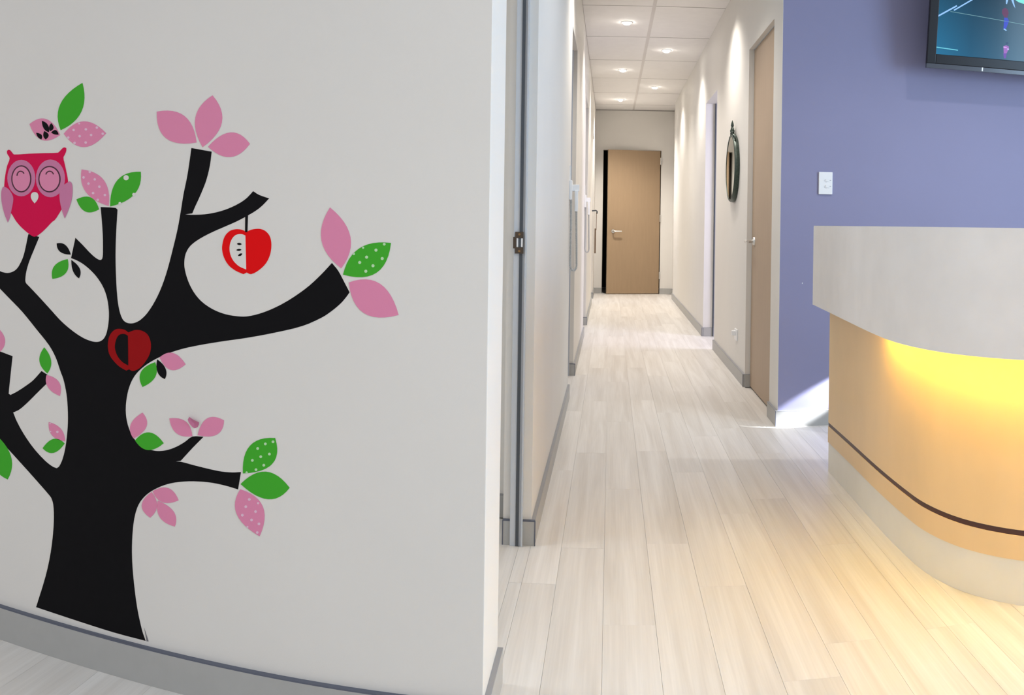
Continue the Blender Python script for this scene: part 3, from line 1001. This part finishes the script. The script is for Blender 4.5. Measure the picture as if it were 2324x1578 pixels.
M_ = {'p': PINKV, 'g': GREENV, 'k': BLACKV}
LEAVES = [
    ('a', 'g', (622, 657), (845, 172), (618, 390), (835, 465), 'plain green leaf pointing up above the pink owl'),
    ('a', 'p', (618, 705), (303, 595), (430, 757), (475, 543), 'pink leaf with small black leaf print above the owl'),
    ('a', 'p', (653, 693), (1088, 688), (862, 566), (860, 830), 'pink leaf with white dots above the owl'),
    ('a', 'p', (1113, 1433), (836, 1058), (880, 1290), (1065, 1170), 'pink dotted leaf over the stubby branch beside the owl'),
    ('a', 'g', (1128, 1438), (1442, 1082), (1205, 1165), (1378, 1310), 'green leaf with one big hole over the stubby branch beside the owl'),
    ('a', 'g', (1015, 1467), (783, 1365), (875, 1490), (930, 1345), 'small plain green leaf under the dotted pink leaf beside the owl'),
    ('d', 'p', (300, 405), (45, 207), (105, 378), (222, 235), 'plain pink leaf bending outward on the tall upright branch'),
    ('d', 'p', (338, 435), (402, 103), (292, 245), (462, 275), 'plain pink leaf pointing straight up on the tall upright branch'),
    ('d', 'p', (373, 432), (641, 413), (517, 340), (515, 498), 'plain pink leaf lying nearly flat at the tall branch tip'),
    ('d', 'p', (1225, 1210), (1153, 820), (1098, 1030), (1284, 1010), 'plain pink leaf standing up at the long thick branch end'),
    ('d', 'g', (1236, 1250), (1543, 1047), (1340, 1082), (1450, 1238), 'green dotted leaf at the long thick branch end'),
    ('d', 'p', (1273, 1300), (1592, 1508), (1472, 1308), (1368, 1495), 'plain pink leaf drooping from the long thick branch end'),
    ('b', 'k', (635, 387), (508, 287), (540, 362), (585, 300), 'black leaf above the green one at the short forked twig'),
    ('b', 'g', (607, 427), (470, 605), (488, 488), (592, 550), 'plain green leaf hanging at the short forked twig'),
    ('b', 'k', (640, 435), (708, 600), (655, 535), (716, 515), 'black leaf hanging below the short forked twig'),
    ('b', 'g', (425, 1452), (397, 1217), (354, 1340), (459, 1340), 'small green leaf standing on the little twig beside the trunk'),
    ('b', 'p', (418, 1465), (538, 1654), (430, 1575), (530, 1530), 'small pink leaf hanging under the little twig beside the trunk'),
    ('b', 'p', (4, 1256), (-80, 990), (-75, 1150), (42, 1130), 'pink leaf on the square-ended branch stump'),
    ('b', 'g', (1390, 1350), (1277, 1573), (1262, 1440), (1392, 1480), 'plain green leaf below the dark red apple'),
    ('b', 'k', (1408, 1325), (1478, 1502), (1412, 1440), (1484, 1410), 'small black leaf between green and pink leaves below the dark apple'),
    ('b', 'p', (1430, 1308), (1663, 1370), (1550, 1268), (1530, 1420), 'plain pink leaf below the dark red apple'),
    ('c', 'g', (-60, 480), (70, 902), (98, 690), (-70, 750), 'large green leaf under the low sloping branch'),
    ('c', 'p', (585, 560), (437, 388), (468, 508), (546, 448), 'small pink leaf with one white dot beside the trunk'),
    ('c', 'g', (580, 580), (382, 622), (480, 664), (482, 538), 'small green leaf under the one-dot pink leaf beside the trunk'),
    ('c', 'p', (1197, 535), (1277, 303), (1170, 412), (1314, 425), 'plain pink leaf in the hollow above the low forked branch'),
    ('c', 'g', (1210, 552), (1467, 577), (1338, 480), (1325, 638), 'plain green leaf in the hollow above the low forked branch'),
    ('e', 'p', (495, 790), (330, 663), (382, 770), (447, 685), 'plain pink leaf beside the curled petal, nearer the trunk'),
    ('e', 'p', (532, 783), (722, 677), (602, 662), (672, 778), 'plain pink leaf beside the curled petal, farther from the trunk'),
    ('e', 'p', (203, 1190), (193, 1375), (132, 1285), (242, 1290), 'plain pink leaf hugging the trunk under the lowest branch'),
    ('e', 'p', (210, 1185), (397, 1250), (322, 1162), (282, 1264), 'plain pink leaf touching the underside of the lowest branch'),
    ('e', 'p', (247, 1252), (370, 1438), (262, 1372), (362, 1332), 'plain pink leaf hanging lowest of three under the lowest branch'),
    ('e', 'g', (857, 1057), (1088, 803), (908, 858), (1068, 988), 'green dotted leaf at the lowest branch tip'),
    ('e', 'g', (840, 1133), (1192, 1160), (1022, 1044), (1038, 1242), 'plain green leaf at the lowest branch tip'),
    ('e', 'p', (838, 1170), (977, 1508), (812, 1348), (1000, 1295), 'pink dotted leaf hanging from the lowest branch tip'),
]
leaf_objs = []
for k, c, a, b, q, r, lab in LEAVES:
    leaf_objs.append(tag(decal('leaf_decal', zz(k, leaf_outline(a, b, q, r)), M_[c], lay=2), lab, 'leaf decal', 'leaf stickers of the tree'))


def dots(i, k, pts, m, r):
    for d_ in pts:
        rr = d_[2] if len(d_) > 2 else r
        decal('dot', zz(k, ell(d_[0], d_[1], rr, rr, 14)), m, leaf_objs[i], 3)


dots(2, 'a', [(755, 655), (880, 648), (993, 630), (1053, 693), (934, 706), (817, 718), (700, 732), (878, 783), (765, 787), (812, 588, 10)], DOTP, 13)
dots(3, 'a', [(920, 1083), (857, 1140), (972, 1160), (907, 1203), (1018, 1235), (954, 1300), (1075, 1320), (1002, 1370)], DOTP, 13)
dots(4, 'a', [(1292, 1143, 27), (1372, 1315, 17), (1228, 1405, 14)], WALLV, 20)
dots(10, 'd', [(1500, 1055, 9), (1447, 1093), (1387, 1138), (1487, 1147), (1343, 1172), (1428, 1193), (1382, 1228), (1306, 1118, 7), (1365, 1078, 7)], DOTG, 10)
dots(22, 'c', [(515, 475, 11), (455, 472, 6), (450, 402, 6)], DOTP, 10)
dots(31, 'e', [(1073, 830), (1018, 845), (963, 878), (1047, 918), (985, 937), (925, 963), (1007, 998), (951, 1030), (884, 1050, 8)], DOTG, 10)
dots(33, 'e', [(903, 1243), (878, 1295), (948, 1330), (853, 1356), (919, 1390), (972, 1418), (960, 1480, 9), (966, 1270, 8), (890, 1440, 7)], DOTP, 10)
for a, b, q, r in (((503, 678), (430, 560), (450, 640), (492, 602)), ((512, 668), (528, 585), (505, 620), (550, 635)), ((525, 680), (603, 702), (560, 700), (572, 655)), ((470, 752), (455, 665), (445, 715), (500, 705)), ((425, 752), (372, 682), (388, 725), (428, 705))):
    decal('leaf_print', zz('a', leaf_outline(a, b, q, r, 6)), BLACKV, leaf_objs[1], 3)

# curled, half peeled petal
bm = BM()
base = [(510, 733), (500, 726), (485, 705), (476, 685), (474, 665), (490, 645), (500, 655), (515, 668), (532, 678), (550, 688), (546, 705), (535, 722), (520, 731)]
pts = []
for (x, y) in zz('e', base):
    q = hit(x, y, (0, T0, 0), (0, 1, 0))
    lift = max(0.0, (972 - y) / 30) * 0.012
    pts.append(Vector((q.x, T0 - 0.0006 - lift, q.z)))
cen = sum(pts, Vector()) / len(pts) + Vector((0, 0.003, 0))
vc = bm.verts.new(cen)
vp = [bm.verts.new(q) for q in pts]
for i in range(len(vp)):
    bm.faces.new((vc, vp[i], vp[(i + 1) % len(vp)]))
r = bmesh.ops.extrude_face_region(bm, geom=list(bm.faces))
bmesh.ops.translate(bm, verts=[g for g in r['geom'] if isinstance(g, bmesh.types.BMVert)], vec=(0, 0.0004, 0))
t = tag(obj('leaf_decal', bm, mat('pink_vinyl_back', (206, 120, 156), 0.5)), 'pink petal peeled and curled away from the wall above the low twig', 'leaf decal', 'leaf stickers of the tree')
decal('glue_mark', zz('e', [(503, 735), (520, 732), (522, 790), (500, 790)]), mat('pale_glue', (238, 236, 232), 0.4), t, 1)

# owl
owl_b = zz('a', [(100, 945), (75, 898), (72, 870), (85, 857), (105, 862), (130, 892), (146, 905), (300, 897), (450, 892), (592, 887), (612, 872), (645, 838), (665, 832), (680, 842), (678, 872), (665, 905), (650, 937), (665, 1010), (680, 1080), (695, 1160), (698, 1210), (690, 1290), (672, 1370), (640, 1450), (600, 1520), (560, 1578)]) + zz('b', [(470, 92), (400, 165), (340, 215), (310, 226), (285, 218), (200, 150), (140, 80), (95, 0)]) + zz('a', [(150, 1560), (100, 1480), (65, 1390), (45, 1290), (45, 1215), (55, 1120), (75, 1020)])
q = hit(78, 535, (0, T0, 0), (0, 1, 0))
owl = tag(empty('owl_decal', (q.x, T0, q.z)), 'crimson and pink cartoon owl with closed smiling eyes perched on a branch', 'owl decal')
decal('body', smooth_loop(owl_b, 50, 3), OWLV, owl, 2)
for cx, cy, rx, ry, ex, ey, erx, ery in ((220, 1147, 143, 187, 221, 1155, 103, 139), (518, 1150, 149, 193, 509, 1158, 114, 136)):
    e = decal('eye_patch', zz('a', ell(cx, cy, rx, ry)), MAUVEV, owl, 3)
    decal('eye_ring', zz('a', ell(ex, ey, erx, ery)), PLUMV, e, 4)
    decal('eye', zz('a', ell(ex, ey, erx - 13, ery - 13)), PINKV, e, 5)
for arc in ([(178, 1124), (183, 1100), (198, 1082), (216, 1077), (236, 1084), (250, 1101)], [(473, 1110), (482, 1092), (498, 1080), (516, 1077), (537, 1086), (553, 1108)]):
    c = smooth_loop(arc, 90, 4, closed=False)
    P = [Vector(x) for x in c]
    A, B = [], []
    for i, p_ in enumerate(P):
        tg = (P[min(i + 1, len(P) - 1)] - P[max(i - 1, 0)]).normalized()
        n_ = Vector((-tg.y, tg.x)) * 5.5
        A.append(tuple(p_ + n_))
        B.append(tuple(p_ - n_))
    decal('eyelid', zz('a', A + B[::-1]), PLUMV, owl, 6)
decal('beak', smooth_loop(zz('a', [(318, 1335), (328, 1302), (357, 1290), (386, 1302), (396, 1335), (384, 1372), (357, 1406), (330, 1372)]), 70, 3), WALLV, owl, 4)
decal('wing', smooth_loop(zz('a', [(612, 1290), (625, 1245), (665, 1210), (712, 1180), (735, 1198), (745, 1260), (735, 1370), (700, 1480), (665, 1560), (640, 1490), (615, 1380)]), 60, 3), MAUVEV, owl, 4)
decal('wing', smooth_loop(zz('a', [(45, 1232), (90, 1260), (125, 1310), (139, 1360), (125, 1450), (100, 1560), (82, 1600), (50, 1520), (22, 1410), (15, 1300), (28, 1245)]), 60, 3), MAUVEV, owl, 4)

# apples
ap = zz('d', [(617, 978), (600, 967), (575, 960), (545, 960), (510, 972), (480, 1005), (466, 1050), (463, 1090), (475, 1140), (505, 1190), (550, 1225), (600, 1247), (620, 1236), (648, 1247), (700, 1220), (745, 1175), (770, 1120), (778, 1060), (770, 1010), (745, 975), (710, 958), (670, 958), (640, 966)])
q = hit(559, 622, (0, T0, 0), (0, 1, 0))
apple = tag(empty('apple_decal', (q.x, T0, q.z)), 'bright red apple with white cut face hanging from a branch', 'apple decal')
decal('apple_skin', smooth_loop(ap, 50, 3), REDV, apple, 2)
fl = decal('apple_flesh', smooth_loop(zz('d', [(612, 1000), (590, 991), (570, 991), (545, 1000), (522, 1030), (511, 1075), (516, 1120), (535, 1160), (570, 1195), (617, 1217)]), 60, 3), WALLV, apple, 3)
for a, b, q1, q2 in (((558, 1053), (590, 1055), (573, 1046), (573, 1061)), ((553, 1093), (588, 1090), (570, 1085), (572, 1098)), ((565, 1130), (593, 1115), (576, 1116), (583, 1129))):
    decal('seed', zz('d', leaf_outline(a, b, q1, q2, 6)), BLACKV, fl, 4)
decal('stem', zz('d', [(611, 872), (629, 866), (625, 978), (610, 978)]), BLACKV, apple, 3)
q = hit(294, 841, (0, T0, 0), (0, 1, 0))
apple2 = tag(empty('apple_decal', (q.x, T0, q.z)), 'dark red apple with black cut face stuck on the black trunk', 'apple decal')
decal('apple_skin', smooth_loop(zz('b', [(1150, 1084), (1120, 1062), (1080, 1052), (1040, 1055), (1005, 1080), (980, 1120), (968, 1180), (970, 1240), (985, 1290), (1020, 1340), (1070, 1390), (1132, 1426), (1157, 1414), (1190, 1430), (1250, 1405), (1300, 1350), (1340, 1280), (1353, 1210), (1345, 1150), (1320, 1100), (1280, 1072), (1240, 1062), (1200, 1065)]), 50, 3), DREDV, apple2, 2)
decal('apple_flesh', smooth_loop(zz('b', [(1147, 1115), (1128, 1102), (1105, 1097), (1070, 1105), (1045, 1140), (1031, 1200), (1036, 1250), (1060, 1305), (1100, 1350), (1150, 1380)]), 50, 3), BLACKV, apple2, 3)
